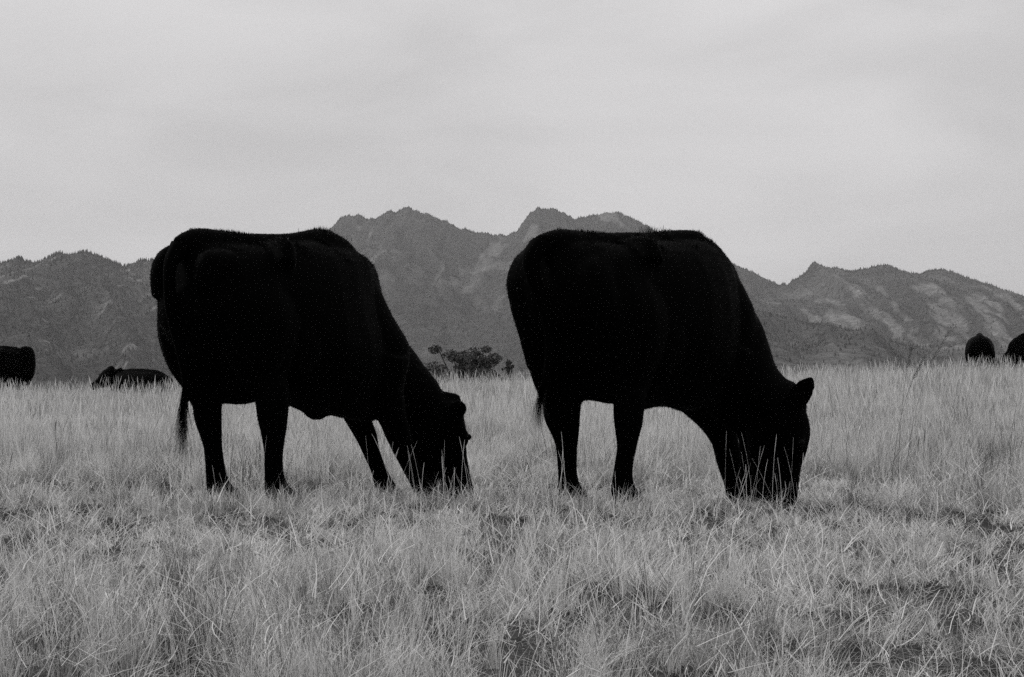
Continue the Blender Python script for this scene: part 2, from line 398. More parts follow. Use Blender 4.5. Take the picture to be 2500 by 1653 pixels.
def cow_parts(pose):
    """overlapping solids of a beef cow, x forward, y left, z up, hooves on z = 0"""
    g = pose.get
    parts = []
    T = [(-.42, 1.03, .07, .09), (-.38, 1.01, .16, .20), (-.28, .98, .235, .27), (-.14, .95, .275, .32), (.02, .93, .285, .345),
         (.2, .915, .315, .362), (.42, .895, .335, .392), (.64, .885, .315, .405), (.80, .885, .27, .41), (.93, .87, .215, .36), (1.02, .84, .16, .28), (1.09, .81, .09, .18)]
    parts.append(loft_mesh([((x, 0, z), w, h) for x, z, w, h in T], n=28, power=2.35))
    # backbone, hooks, pins, withers
    parts.append(tube([(-.40, 0, 1.17), (-.2, 0, 1.235), (.1, 0, 1.265), (.4, 0, 1.255), (.66, 0, 1.275), (.82, 0, 1.26), (.94, 0, 1.17)], [.04, .06, .07, .075, .08, .07, .05]))
    for s in (-1, 1):
        if not g('no_hooks'): parts.append(tube([(.10, s * .10, 1.25), (.06, s * .22, 1.215), (.02, s * .27, 1.13)], [.05, .055, .05], lat=(1, 0, 0)))
        if not g('round_rump'):
            parts.append(tube([(-.24, s * .14, 1.14), (-.37, s * .15, 1.10), (-.39, s * .14, .98)], [.06, .06, .05], lat=(1, 0, 0)))
        else:
            parts.append(tube([(-.20, s * .14, 1.12), (-.31, s * .16, 1.00), (-.31, s * .17, .84), (-.24, s * .17, .66)], [.07, .10, .11, .08], lat=(1, 0, 0)))
        # shoulder blade
        parts.append(tube([(.76, s * .09, 1.18), (.85, s * .17, 1.0), (.93, s * .20, .80), (.89, s * .19, .62)], [.11, .15, .14, .10], flat=.55))
    parts.append(tube([(-.04, -.15, .56), (-.03, 0, .545), (-.04, .15, .56)], [.075, .08, .075], lat=(1, 0, 0)))
    if g('square_rump'):
        parts.append(tube([(-.30, 0, 1.22), (-.42, 0, 1.22), (-.45, 0, 1.05), (-.44, 0, .8), (-.36, 0, .6)], [.10, .09, .10, .10, .09], flat=2.0))
    # brisket
    parts.append(tube([(.78, 0, .58), (.95, 0, .60), (1.06, 0, .68), (1.10, 0, .78)], [.13, .15, .13, .10], flat=1.0))
    # hind legs
    for s, nm in ((1, 'hl'), (-1, 'hr')):
        dx, dy = g(nm, (0, 0))
        y = s * .175
        parts.append(tube([(-.08, s * .13, 1.02), (-.10, y * .95, .86), (-.10, y, .70), (-.12 + dx * .3, y, .57), (-.18 + dx * .75, y + dy * .6, .47)],
                          [.22, .25, .205, .125, .068], flat=.66))
        parts.append(tube([(.12, s * .20, .86), (.15, s * .21, .74), (.05 + dx * .2, s * .20, .62)], [.16, .15, .10], flat=.6))
        parts.append(tube([(-.175 + dx * .7, y + dy * .55, .50), (-.19 + dx * .82, y + dy * .75, .43), (-.165 + dx * .95, y + dy * .92, .30), (-.155 + dx, y + dy, .17), (-.135 + dx, y + dy, .10), (-.09 + dx, y + dy, .055), (-.07 + dx, y + dy, .0)],
                          [.070, .065, .050, .048, .058, .058, .064], flat=.95))
        parts.append(tube([(-.235 + dx * .8, y + dy * .7, .50), (-.225 + dx * .8, y + dy * .75, .42)], [.022, .03]))
    # front legs
    for s, nm in ((1, 'fl'), (-1, 'fr')):
        dx, dy = g(nm, (0, 0))
        y = s * .16
        x = .90
        pts = [(x, y, .74), (x - .01, y, .60), (x + .02 + dx * .25, y + dy * .2, .47), (x + .04 + dx * .5, y + dy * .5, .35), (x + .03 + dx * .62, y + dy * .65, .28), (x + .025 + dx * .85, y + dy * .85, .17),
                           (x + .03 + dx * .95, y + dy, .10), (x + .065 + dx, y + dy, .05), (x + .085 + dx, y + dy, 0)]
        fd = g('front_drop', 0.0)
        parts.append(tube([(p_[0], p_[1], p_[2] - fd * max(0, (.62 - p_[2]) / .62)) for p_ in pts],
                          np.array([.15, .12, .084, .068, .053, .047, .056, .058, .066]) * g(nm + '_r', 1.0), flat=.95))
    # flank / navel
    parts.append(tube([(.20, 0, .60), (.45, 0, .55), (.7, 0, .54), (.9, 0, .56)], [.14, .16, .15, .12], flat=1.3))
    if 'navel' in pose:
        parts.append(tube([(.40, 0, .50), (.46, 0, .44), (.55, 0, .42), (.64, 0, .47)], [.05, .065, .06, .05], flat=.8))
    if 'dewlap' in pose:
        parts.append(tube(pose['dewlap'], [.12, .11, .10, .09], flat=.7))
    # neck
    N = pose['neck']
    parts.append(loft_mesh([(np.array(c), w, h) for c, w, h in N], lat=pose.get('neck_lat', (0, 1, 0)), n=24, power=2.1))
    # head: poll, axis down the face, forehead normal, in its own frame
    hp, ax, fn = (np.array(v, float) for v in pose['head'])
    ax /= np.linalg.norm(ax); fn -= ax * fn.dot(ax); fn /= np.linalg.norm(fn); sd = np.cross(fn, ax)
    S = pose.get('head_scale', 1.0)
    def H(a, f, s=0): return hp + S * (ax * a + fn * f + sd * s)
    def hl(secs, p=2.3): return loft_mesh([(H(a, f), w * S, h * S) for a, f, w, h in secs], lat=tuple(sd), n=22, power=p)
    parts.append(hl([(-.05, -.06, .05, .05), (-.02, -.06, .095, .085), (.04, -.055, .118, .105), (.12, -.06, .122, .118), (.20, -.068, .108, .112), (.28, -.068, .085, .092),
                     (.36, -.062, .076, .078), (.43, -.06, .082, .074), (.48, -.06, .078, .066), (.505, -.062, .055, .045)]))
    parts.append(hl([(.06, -.15, .07, .06), (.14, -.165, .085, .07), (.22, -.15, .075, .065), (.32, -.115, .055, .05)]))       # jaw
    parts.append(hl([(-.055, -.03, .05, .03), (-.03, .01, .065, .045), (.02, .02, .07, .04)]))                                  # poll
    for s in (-1, 1):
        parts.append(loft_mesh([(H(.13, -.01, s * .095), .026 * S, .028 * S), (H(.16, -.012, s * .11), .026 * S, .028 * S), (H(.20, -.01, s * .095), .018 * S, .02 * S)], lat=tuple(sd)))
    for s, e in ((1, pose.get('ear_l')), (-1, pose.get('ear_r'))):
        e = e or (-.02, -.04, .22)                       # tip in head frame: along axis, forehead, sideways
        b = H(.025, -.05, s * .095); tip = H(e[0], e[1], s * e[2])
        d = tip - b
        parts.append(loft_mesh([(b, .035 * S, .028 * S), (b + d * .3, .046 * S, .026 * S), (b + d * .62, .050 * S, .022 * S), (b + d * .85, .036 * S, .018 * S), (b + d, .014 * S, .01 * S)], lat=tuple(ax + .2 * fn), n=12))
    return parts, H, sd, fn, ax

# poses, and how each animal departs from the standard build: x, z, shift (metres)
POSE_A=dict(at=((590-1250)/F_*9.1, 9.1), heading=R(56), size=.975, navel=1, front_drop=.085,
  hl=(.20,.0), hr=(.12,-.07), fl=(.30,-.02), fr=(.18,-.06),
  neck=[((.78,0,.92),.19,.29),((.94,-.01,.85),.15,.25),((1.10,-.02,.74),.12,.19),((1.26,-.03,.61),.10,.155),((1.40,-.03,.51),.095,.135),((1.47,-.03,.46),.08,.10)],
  head=((1.53,-.08,.465),(.06,-.05,-1),(1,-.3,.1)), ear_r=(.015,-.01,.15), ear_l=(.02,-.03,.17), head_scale=1.12)
POSE_B=dict(at=((1462-1250)/F_*9.1, 9.1), heading=R(53), size=.975, front_drop=.085,
  hl=(.18,.0), hr=(.07,-.03), fl=(.54,-.11), fr=(.25,.0), round_rump=1, fl_r=1.45, dewlap=[(.86,.02,.56),(.95,-.03,.46),(1.02,-.12,.40),(1.05,-.25,.42)],
  neck=[((.80,0,.92),.19,.30),((.92,-.05,.85),.17,.26),((1.0,-.16,.74),.145,.21),((1.05,-.25,.61),.12,.165),((1.08,-.34,.50),.115,.15),((1.08,-.38,.44),.09,.11)],
  head=((1.08,-.42,.475),(.0,.0,-1),(.62,-.78,.1)), head_scale=1.08, ear_r=(-.10,.08,.15))
WARP_A = [[-0.084,0.283,-0.025,-0.004],[-0.147,0.155,-0.023,-0.001],[0.407,0.303,0.025,0.011],[0.554,1.223,-0.046,-0.038],[0.201,0.342,0.02,0.018],[-0.282,0.549,0.012,0.015],[-0.236,1.149,-0.018,0.041],[-0.346,0.937,0.001,0.002],[0.533,0.263,0.023,0.001],[0.068,0.444,0.026,0.025],[-0.128,1.254,-0.015,0.013],[0.133,0.223,-0.005,-0.001],[0.196,0.388,0.037,0.055],[0.726,0.966,-0.093,-0.042],[0.145,0.407,0.045,0.058],[0.209,0.302,0.004,0.007],[0.472,0.141,0.032,0.012],[0.694,0.183,-0.02,-0.004],[0.229,0.127,-0.012,0.0],[0.215,0.185,-0.011,0.0],[0.515,0.378,0.024,-0.033],[-0.2,0.394,-0.012,-0.006],[-0.378,1.016,0.006,0.002],[0.139,0.146,-0.01,-0.0],[0.941,0.511,0.003,-0.013],[0.293,1.305,-0.018,-0.004],[0.958,0.049,0.058,0.02],[-0.361,1.101,-0.0,0.013],[0.491,0.088,0.034,0.015],[-0.176,1.222,-0.022,0.034],[-0.082,1.268,-0.007,-0.008],[0.367,1.312,-0.023,-0.013],[-0.096,0.334,-0.02,-0.001],[0.979,0.232,0.017,0.009],[0.537,0.438,0.021,-0.052],[0.362,0.38,0.009,0.036],[-0.104,0.394,-0.01,0.005],[0.899,0.533,-0.006,-0.021],[0.812,0.673,-0.023,-0.025],[0.445,0.213,0.03,0.01],[-0.159,0.199,-0.022,-0.002],[-0.027,0.465,0.009,0.023],[0.597,1.186,-0.057,-0.033],[-0.373,0.86,0.004,-0.002],[0.987,0.438,0.006,-0.001],[0.083,1.293,-0.001,-0.036],[0.497,0.049,0.036,0.017],[0.449,1.294,-0.033,-0.032],[0.87,0.574,-0.012,-0.022],[0.312,0.364,0.011,0.043],[0.638,1.145,-0.072,-0.031],[0.61,0.386,-0.011,-0.04],[0.751,0.869,-0.066,-0.043],[0.651,0.303,-0.03,-0.016],[-0.369,0.75,0.009,0.002],[0.998,0.296,0.009,0.007],[0.631,0.34,-0.023,-0.026],[0.245,1.29,-0.013,-0.008],[0.004,1.286,0.0,-0.033],[0.669,1.077,-0.089,-0.032],[0.986,0.361,0.004,0.004],[0.137,1.293,-0.006,-0.031],[0.958,0.146,0.042,0.012],[-0.316,0.607,0.014,0.016],[0.18,1.291,-0.01,-0.023],[0.094,0.361,0.017,0.007],[0.385,0.349,0.023,0.016],[0.545,0.158,0.027,0.011],[-0.169,0.282,-0.019,-0.004],[0.777,0.731,-0.027,-0.027],[-0.096,0.452,-0.003,0.014],[-0.232,0.491,-0.004,0.003],[0.41,1.312,-0.027,-0.024],[0.673,0.25,-0.032,-0.009],[0.127,0.264,0.0,-0.001],[0.212,0.244,-0.008,0.001],[-0.375,0.809,0.007,-0.001],[-0.304,1.148,-0.013,0.034],[0.755,0.778,-0.035,-0.031],[-0.084,0.204,-0.02,-0.004],[0.581,0.069,0.03,0.019],[0.725,0.068,0.007,0.002],[0.713,0.115,-0.006,-0.002],[-0.147,0.107,-0.024,0.0],[-0.071,0.154,-0.018,-0.003],[0.532,0.32,0.019,-0.011],[-0.353,0.899,0.0,-0.0],[0.037,1.293,0.0,-0.037],[0.97,0.186,0.031,0.01],[-0.212,1.19,-0.022,0.041],[0.535,0.206,0.027,0.008],[0.113,0.322,0.009,0.001],[0.738,0.921,-0.082,-0.045],[-0.186,0.341,-0.015,-0.005],[0.249,0.363,0.022,0.046],[0.509,1.255,-0.04,-0.038],[-0.354,0.692,0.011,0.008],[-0.341,0.642,0.013,0.012],[0.761,0.822,-0.047,-0.037],[0.842,0.622,-0.017,-0.023],[-0.218,0.437,-0.011,-0.005],[0.706,1.003,-0.094,-0.037],[-0.374,0.97,0.006,0.001],[-0.38,1.064,0.006,0.005],[0.082,0.405,0.022,0.015],[-0.051,0.106,-0.023,-0.001],[-0.039,1.282,-0.001,-0.025],[0.139,0.184,-0.008,-0.001],[0.196,0.38,0.033,0.035],[0.433,0.263,0.027,0.008],[0.583,0.424,0.001,-0.054]]
WARP_B = [[0.887,0.744,-0.012,-0.01],[0.296,0.381,0.054,0.078],[0.606,0.203,0.025,0.021],[0.977,0.127,0.022,-0.006],[0.724,1.035,0.007,0.001],[-0.076,0.154,-0.02,-0.004],[0.75,0.985,0.007,0.002],[0.947,0.631,-0.03,-0.016],[0.837,0.846,0.003,0.0],[-0.081,1.271,-0.002,-0.014],[-0.162,0.205,-0.019,-0.005],[-0.201,1.213,-0.019,0.039],[-0.405,0.765,0.045,0.012],[-0.096,0.321,-0.001,-0.0],[0.507,1.281,0.01,0.013],[-0.001,1.291,0.0,-0.031],[0.055,0.294,0.02,-0.003],[-0.083,0.463,0.031,0.034],[0.067,0.185,-0.007,0.002],[1.006,0.249,0.032,-0.004],[-0.021,0.46,0.04,0.031],[0.253,1.294,0.0,-0.013],[0.02,0.407,0.039,0.002],[-0.217,0.424,-0.025,-0.012],[0.647,0.155,0.002,0.006],[0.138,0.322,0.024,0.006],[-0.345,0.634,0.022,0.012],[0.424,1.316,0.005,-0.009],[0.519,0.286,0.045,0.047],[1.013,0.419,0.024,-0.002],[0.044,0.342,0.03,-0.007],[0.145,1.293,-0.0,-0.024],[-0.056,0.105,-0.027,-0.007],[-0.26,0.521,-0.017,0.001],[0.98,0.585,-0.026,-0.009],[-0.161,0.127,-0.019,-0.01],[0.984,0.166,0.024,-0.005],[0.47,0.326,0.038,0.053],[0.131,0.419,0.055,0.025],[1.019,0.327,0.033,-0.001],[-0.419,0.848,0.036,0.006],[-0.166,0.263,-0.018,-0.005],[0.05,1.29,0.0,-0.032],[0.165,0.12,-0.018,-0.0],[-0.39,1.003,-0.026,0.014],[0.331,1.306,0.001,-0.016],[-0.292,1.117,-0.051,0.055],[-0.103,0.38,0.011,0.007],[-0.087,0.275,-0.01,-0.002],[0.018,0.458,0.044,0.02],[0.221,0.389,0.061,0.07],[0.561,1.237,0.012,0.018],[0.143,0.263,0.009,0.002],[-0.413,0.946,0.005,0.004],[-0.286,0.556,-0.003,0.005],[0.702,0.082,-0.021,-0.007],[-0.257,1.155,-0.039,0.057],[-0.148,1.248,-0.009,0.014],[0.629,1.184,0.008,0.011],[1.026,0.567,-0.008,0.023],[0.07,0.245,0.007,0.001],[0.37,0.378,0.041,0.055],[-0.364,0.673,0.031,0.014],[-0.087,0.205,-0.015,-0.002],[1.043,0.52,0.002,0.023],[0.19,1.286,0.0,-0.017],[-0.326,1.091,-0.055,0.045],[0.662,1.15,0.009,0.007],[0.692,1.102,0.009,0.004],[-0.368,1.051,-0.044,0.026],[0.863,0.788,-0.005,-0.005],[-0.178,0.297,-0.016,-0.007],[0.922,0.677,-0.025,-0.016],[-0.206,0.369,-0.018,-0.013],[0.785,0.896,0.013,0.004],[0.071,0.118,-0.019,-0.001],[0.151,0.179,-0.01,0.001],[0.146,0.224,-0.002,0.002],[0.558,0.247,0.041,0.036],[0.769,0.944,0.011,0.004],[0.136,0.361,0.043,0.014],[1.017,0.48,0.008,0.008],[-0.416,0.887,0.024,0.004],[-0.233,0.482,-0.025,-0.006],[-0.392,0.726,0.04,0.014],[-0.318,0.595,0.012,0.01],[-0.236,1.183,-0.029,0.049],[0.986,0.555,-0.015,0.005],[0.976,0.068,0.019,-0.009],[0.725,0.042,-0.027,-0.014],[-0.417,0.81,0.044,0.008],[-0.106,0.426,0.02,0.017],[1.016,0.381,0.031,-0.002],[0.098,1.294,0.0,-0.03]]

def sphere_mesh(c, r, n=10):
    V, F = [], []
    for i in range(n + 1):
        for j in range(n):
            a, b = math.pi * i / n, 2 * math.pi * j / n
            V.append((c[0] + r * math.sin(a) * math.cos(b), c[1] + r * math.sin(a) * math.sin(b), c[2] + r * math.cos(a)))
    for i in range(n):
        for j in range(n):
            F.append((i * n + j, (i + 1) * n + j, (i + 1) * n + (j + 1) % n, i * n + (j + 1) % n))
    return V, F

def hair_mesh(name, P, D, L, wid, bend=None):
    """each hair: a thin two-segment blade"""
    m = len(P)
    side = np.cross(D, RNG.randn(m, 3)); side /= np.linalg.norm(side, axis=1, keepdims=True) + 1e-9
    w = wid[:, None] * side
    mid = P + D * (L * .55)[:, None]
    tip = P + D * L[:, None] + (bend if bend is not None else 0)
    V = np.stack([P - w, P + w, mid + w * .7, mid - w * .7, tip], 1)
    o = (np.arange(m) * 5)[:, None]
    F = np.concatenate([o + np.array([[0, 1, 2]]), o + np.array([[0, 2, 3]]), o + np.array([[3, 2, 4]])])
    return mesh_np(name, V.reshape(-1, 3), F)

def make_cow(pose, label, group, voxel=.013, hairs=0, parts_fn=cow_parts, hooves=True):
    th = pose['heading']; c, s = math.cos(th), math.sin(th); k = pose.get('size', 1)
    ax_, ay_ = pose['at']; az = pose.get('z', 0.0)
    root = empty('cow', (ax_, ay_, az))
    tag(root, label, 'cow', group)
    W = np.array(pose['warp']) if 'warp' in pose else None
    def place(V):
        V = np.asarray(V, float)
        P = np.stack([k * (c * V[:, 0] - s * V[:, 1]), k * (s * V[:, 0] + c * V[:, 1]), k * V[:, 2]], 1)
        if W is not None:
            q = tps_warp(P[:, [0, 2]], W[:, :2], W[:, :2] + W[:, 2:], lam=.001)
            P[:, 0] = q[:, 0]; P[:, 2] = q[:, 1]
        return P
    parts, H, sd, fn, ax = parts_fn(pose)
    V, F = merge(parts)
    me = evaluated_remesh(V, F, voxel, 5)
    n = len(me.vertices); co = np.empty(n * 3, np.float32); me.vertices.foreach_get('co', co)
    P = place(co.reshape(-1, 3)); me.vertices.foreach_set('co', P.astype(np.float32).ravel())
    me.polygons.foreach_set('use_smooth', np.ones(len(me.polygons), bool)); me.update(); me.name = 'body'
    me.materials.clear()
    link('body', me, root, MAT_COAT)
    # eyes
    for sgn in (-1, 1):
        v, f = sphere_mesh(tuple(H(.165, -.004, sgn * .128)), .018)
        link('eye', mesh_np('eye', place(v), f, True), root, MAT_EYE)
    # hooves
    if hooves:
        for nm, x0, y0 in (('hl', -.07, .175), ('hr', -.07, -.175), ('fl', .985, .16), ('fr', .985, -.16)):
            dx, dy = pose.get(nm, (0, 0)); fd = pose.get('front_drop', 0) if nm[0] == 'f' else 0
            v, f = loft_mesh([((x0 + dx - .01, y0 + dy, .075 - fd), .052, .060), ((x0 + dx, y0 + dy, .03 - fd), .058, .070), ((x0 + dx + .01, y0 + dy, -.004 - fd), .062, .078)], lat=(0, 1, 0), n=16)
            link('hoof', mesh_np('hoof', place(v), f, True), root, MAT_HOOF)
    # tail with its switch
    tl = pose.get('tail')
    if tl:
        v, f = tube(tl, np.interp(np.linspace(0, 1, len(tl)), [0, .2, 1], [.045, .032, .016]), n=10)
        t_ob = link('tail', mesh_np('tail', place(v), f, True), root, MAT_COAT)
        m = pose.get('switch_n', 380)
        e = np.array(tl[-1]); e0 = np.array(tl[-2]); u = RNG.rand(m)
        st = e0 + (e - e0) * (u[:, None] * 1.05) + RNG.randn(m, 3) * .007
        L = pose.get('switch_len', .30) * (.55 + .6 * RNG.rand(m))
        pts = []
        lean = RNG.randn(m, 2) * np.array([.10, .10])
        seg = 6
        Vh, Fh = [], []
        for q in range(m):
            b = len(Vh); pos = st[q].copy(); d = np.array([lean[q, 0], lean[q, 1], -1.0]); curl = RNG.randn(2) * (.30 if q % 9 == 0 else .10)
            for g_ in range(seg + 1):
                wv = .0016 * (1 - g_ / (seg + .3))
                Vh.append(pos + np.array([wv, wv * .5, 0])); Vh.append(pos - np.array([wv, wv * .5, 0]))
                d = d + np.array([curl[0], curl[1], 0]) * .25 - np.array([d[0], d[1], 0]) * .18
                pos = pos + d / np.linalg.norm(d) * L[q] / seg
            for g_ in range(seg):
                Fh.append((b + 2 * g_, b + 2 * g_ + 1, b + 2 * g_ + 3, b + 2 * g_ + 2))
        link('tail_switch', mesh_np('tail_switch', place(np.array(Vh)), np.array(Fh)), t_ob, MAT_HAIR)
    # coat
    if hairs:
        me.calc_loop_triangles()
        T = np.empty(len(me.loop_triangles) * 3, np.int32); me.loop_triangles.foreach_get('vertices', T); T = T.reshape(-1, 3)
        A, B, C_ = P[T[:, 0]], P[T[:, 1]], P[T[:, 2]]
        nr = np.cross(B - A, C_ - A); ar = np.linalg.norm(nr, axis=1); nr /= ar[:, None] + 1e-12
        zc = (A + B + C_)[:, 2] / 3
        wt = ar * (1 + 2.2 * sstep(.25, .8, nr[:, 2]) * sstep(.9, 1.2, zc))
        idx = RNG.choice(len(T), hairs, p=wt / wt.sum())
        r1 = np.sqrt(RNG.rand(hairs))[:, None]; r2 = RNG.rand(hairs)[:, None]
        pos = A[idx] * (1 - r1) + B[idx] * r1 * (1 - r2) + C_[idx] * r1 * r2
        nn = nr[idx]
        back = np.array([-c, -s, -.55])
        flow = back - nn * (nn @ back)[:, None]
        clump = fbm(pos[:, 0] * 9 + 40, pos[:, 2] * 9 + pos[:, 1] * 7, 3, 77)
        D = nn * (.55 + .8 * clump)[:, None] + flow * .9 + RNG.randn(hairs, 3) * .32
        D /= np.linalg.norm(D, axis=1, keepdims=True)
        top = sstep(.35, .85, nn[:, 2]) * sstep(1.0, 1.2, pos[:, 2])
        L = (.006 + .009 * RNG.rand(hairs)) * (1 + 1.5 * top * sstep(.56, .74, clump)) * (1 - .35 * top) * (1 - .4 * sstep(.45, .2, pos[:, 2]))
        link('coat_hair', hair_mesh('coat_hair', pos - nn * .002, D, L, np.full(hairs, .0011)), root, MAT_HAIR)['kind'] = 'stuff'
        # spiky tufts of long hair along the withers
        if pose.get('tufts'):
            Pt, Dt, Lt = [], [], []
            for tx, ty, tz, tn, tl_ in pose['tufts']:
                p0 = place(np.array([[tx, ty, tz]]))[0]
                for q in range(tn):
                    Pt.append(p0 + RNG.randn(3) * np.array([.03, .03, .006])); d = np.array([RNG.randn() * .35, RNG.randn() * .3, 1.0]); Dt.append(d / np.linalg.norm(d)); Lt.append(tl_ * (.5 + .6 * RNG.rand()))
            link('hair_tuft', hair_mesh('hair_tuft', np.array(Pt), np.array(Dt), np.array(Lt), np.full(len(Pt), .0014)), root, MAT_HAIR)['kind'] = 'stuff'
    return root

def lying_parts(pose):
    """a cow resting on its brisket, head up"""
    parts = []
    T = [(-.62, .36, .08, .10), (-.55, .38, .20, .22), (-.40, .40, .30, .31), (-.15, .40, .37, .36), (.15, .40, .38, .37), (.4, .41, .35, .37), (.58, .44, .27, .34), (.68, .46, .16, .22)]
    parts.append(loft_mesh([((x, 0, z), w, h) for x, z, w, h in T], n=26, power=2.3))
    parts.append(tube([(-.58, 0, .55), (-.3, 0, .70), (0, 0, .745), (.3, 0, .75), (.52, 0, .74)], [.05, .07, .07, .07, .06]))
    for s in (-1, 1):
        parts.append(tube([(-.3, s * .25, .40), (-.12, s * .36, .30), (.08, s * .40, .14), (-.1, s * .42, .06), (-.28, s * .42, .04)], [.2, .18, .10, .05, .05], flat=.7))
        parts.append(tube([(.5, s * .2, .40), (.62, s * .2, .2), (.72, s * .19, .07), (.56, s * .18, .05)], [.14, .10, .06, .05]))
    parts.append(loft_mesh([((.40, 0, .52), .20, .26), ((.58, 0, .60), .17, .22), ((.66, 0, .64), .15, .19), ((.72, .02, .70), .14, .16), ((.74, .03, .74), .11, .12)], n=20))
    p2 = dict(pose); p2['neck'] = [((.40, 0, .52), .1, .1), ((.5, 0, .56), .1, .1)]
    full, H, sd, fn, ax = cow_parts(p2)
    parts += full[-7:]                                  # the head, ears and brows
    return parts, H, sd, fn, ax

POSE_A.update(warp=WARP_A, tail=[(-.40, 0, 1.16), (-.47, 0, 1.08), (-.47, .0, .92), (-.43, .0, .74), (-.385, .0, .58), (-.37, 0, .50)], switch_len=.29,
              tufts=[(.62, .0, 1.325, 90, .045), (.72, -.02, 1.31, 60, .03), (.55, .0, 1.32, 50, .025)])
POSE_B.update(warp=WARP_B, tail=[(-.40, 0, 1.16), (-.47, 0, 1.08), (-.47, .0, .92), (-.45, .0, .76), (-.43, .0, .62), (-.43, 0, .56)], switch_len=.20,
              tufts=[(.42, .0, 1.315, 60, .05), (.50, .0, 1.315, 60, .045), (.75, -.03, 1.31, 70, .03)])
GRAZING = 'black cattle grazing in the foreground'
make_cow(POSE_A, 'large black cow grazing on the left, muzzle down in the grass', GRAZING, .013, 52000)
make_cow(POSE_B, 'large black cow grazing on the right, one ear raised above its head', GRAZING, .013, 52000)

# cattle far off, standing or lying behind the rise
def far_at(px, top_py, tall, d0=37):
    """walk back over the rise until an animal this tall shows its back at that height"""
    best = None
    for d in np.arange(d0, 62, .25):
        x = (px - 1250) / F_ * d; g = float(ground_z(x, d))
        e = abs(CH + (880 - top_py) / F_ * d - (g + tall))
        if best is None or e < best[0]: best = (e, x, d, g)
    return (best[1], best[2]), best[3]
FARG = 'black cattle far off across the field'
NECK_DOWN = [((.78, 0, .92), .19, .29), ((.94, 0, .85), .15, .25), ((1.10, 0, .74), .12, .19), ((1.26, 0, .61), .10, .155), ((1.40, 0, .51), .095, .135), ((1.47, 0, .46), .08, .10)]
HEAD_DOWN = ((1.51, 0, .50), (.12, 0, -1), (1, 0, .1))
TAIL_FAR = [(-.40, 0, 1.16), (-.47, 0, 1.08), (-.47, 0, .92), (-.43, 0, .74), (-.40, 0, .5)]
at, z = far_at(2393, 821, 1.27, 44)
make_cow(dict(at=at, z=z, heading=R(78), size=1.0, round_rump=1, no_hooks=1, neck=NECK_DOWN, head=HEAD_DOWN, tail=TAIL_FAR), 'small distant black cow seen from behind, standing on the right of the field', FARG, .025)
at, z = far_at(2578, 818, 1.27, 44)
make_cow(dict(at=at, z=z, heading=R(187), size=.98, neck=NECK_DOWN, head=HEAD_DOWN, tail=TAIL_FAR), 'distant black cow cut off by the right edge of the picture, head lowered', FARG, .025)
at, z = far_at(22, 846, 1.36)
make_cow(dict(at=at, z=z, heading=R(172), size=1.04, square_rump=1, neck=NECK_DOWN, head=HEAD_DOWN, tail=TAIL_FAR), 'distant black cow cut off by the left edge, rump to the right', FARG, .025)
at, z = far_at(356, 902, .80)
make_cow(dict(at=at, z=z, heading=R(158), size=1.0, neck=NECK_DOWN, head_scale=1.1, ear_l=(-.06, -.02, .24), ear_r=(-.06, -.02, .24), head=((.74, .06, .80), (.25, .85, -.55), (.3, .75, .75))), 'distant black cow lying in the grass behind the left grazing cow', FARG, .022, parts_fn=lying_parts, hooves=False)

# ---------------------------------------------------------------- shrubs beyond the rise
def shrub(px, d, w, h, label, seed, leaves):
    rs = np.random.RandomState(seed)
    x = (px - 1250) / F_ * d; z = float(ground_z(x, d)) - .05
    root = empty('shrub', (x, d, z)); tag(root, label, 'shrub', 'shrubs at the far edge of the field')
    lobes = [(rs.uniform(-.42, .42) * w, rs.uniform(-.35, .35) * w, h * rs.uniform(.10, .90), w * rs.uniform(.05, .12)) for _ in range(44)]
    parts = []
    for lx, ly, lz, lr in lobes:
        parts.append(tube([(lx * .1, ly * .1, 0), (lx * .45, ly * .45, lz * .5), (lx * .9, ly * .9, lz), (lx * 1.1, ly * 1.1, lz + lr * .8)], [.035, .025, .016, .006], n=6))
    V, F = merge(parts); link('branches', mesh_np('branches', V, F), root, MAT_BARK)
    C = []
    for lx, ly, lz, lr in lobes:
        m = int(leaves * lr / sum(q[3] for q in lobes))
        q = rs.randn(m, 3); q /= np.linalg.norm(q, axis=1, keepdims=True); q *= (rs.rand(m, 1) ** .45) * lr * np.array([1.25, 1.1, .8])
        C.append(q + np.array([lx, ly, lz]))
    C = np.concatenate(C); m = len(C)
    a = rs.randn(m, 3); a /= np.linalg.norm(a, axis=1, keepdims=True); b = np.cross(a, rs.randn(m, 3)); b /= np.linalg.norm(b, axis=1, keepdims=True)
    s_ = (.022 + .028 * rs.rand(m))[:, None]
    V = np.stack([C - a * s_ * 1.5, C + b * s_ * .7, C + a * s_ * 1.5, C - b * s_ * .7], 1).reshape(-1, 3)
    F = (np.arange(m) * 4)[:, None] + np.arange(4)[None]
    link('foliage', mesh_np('foliage', V, F), root, MAT_LEAF)['kind'] = 'stuff'
shrub(1138, 66, 2.45, 2.3, 'wide dark ragged shrub between the two grazing cows', 5, 7500)
shrub(1240, 66, .5, 1.8, 'small thin shrub just left of the right cow hind legs', 8, 500)

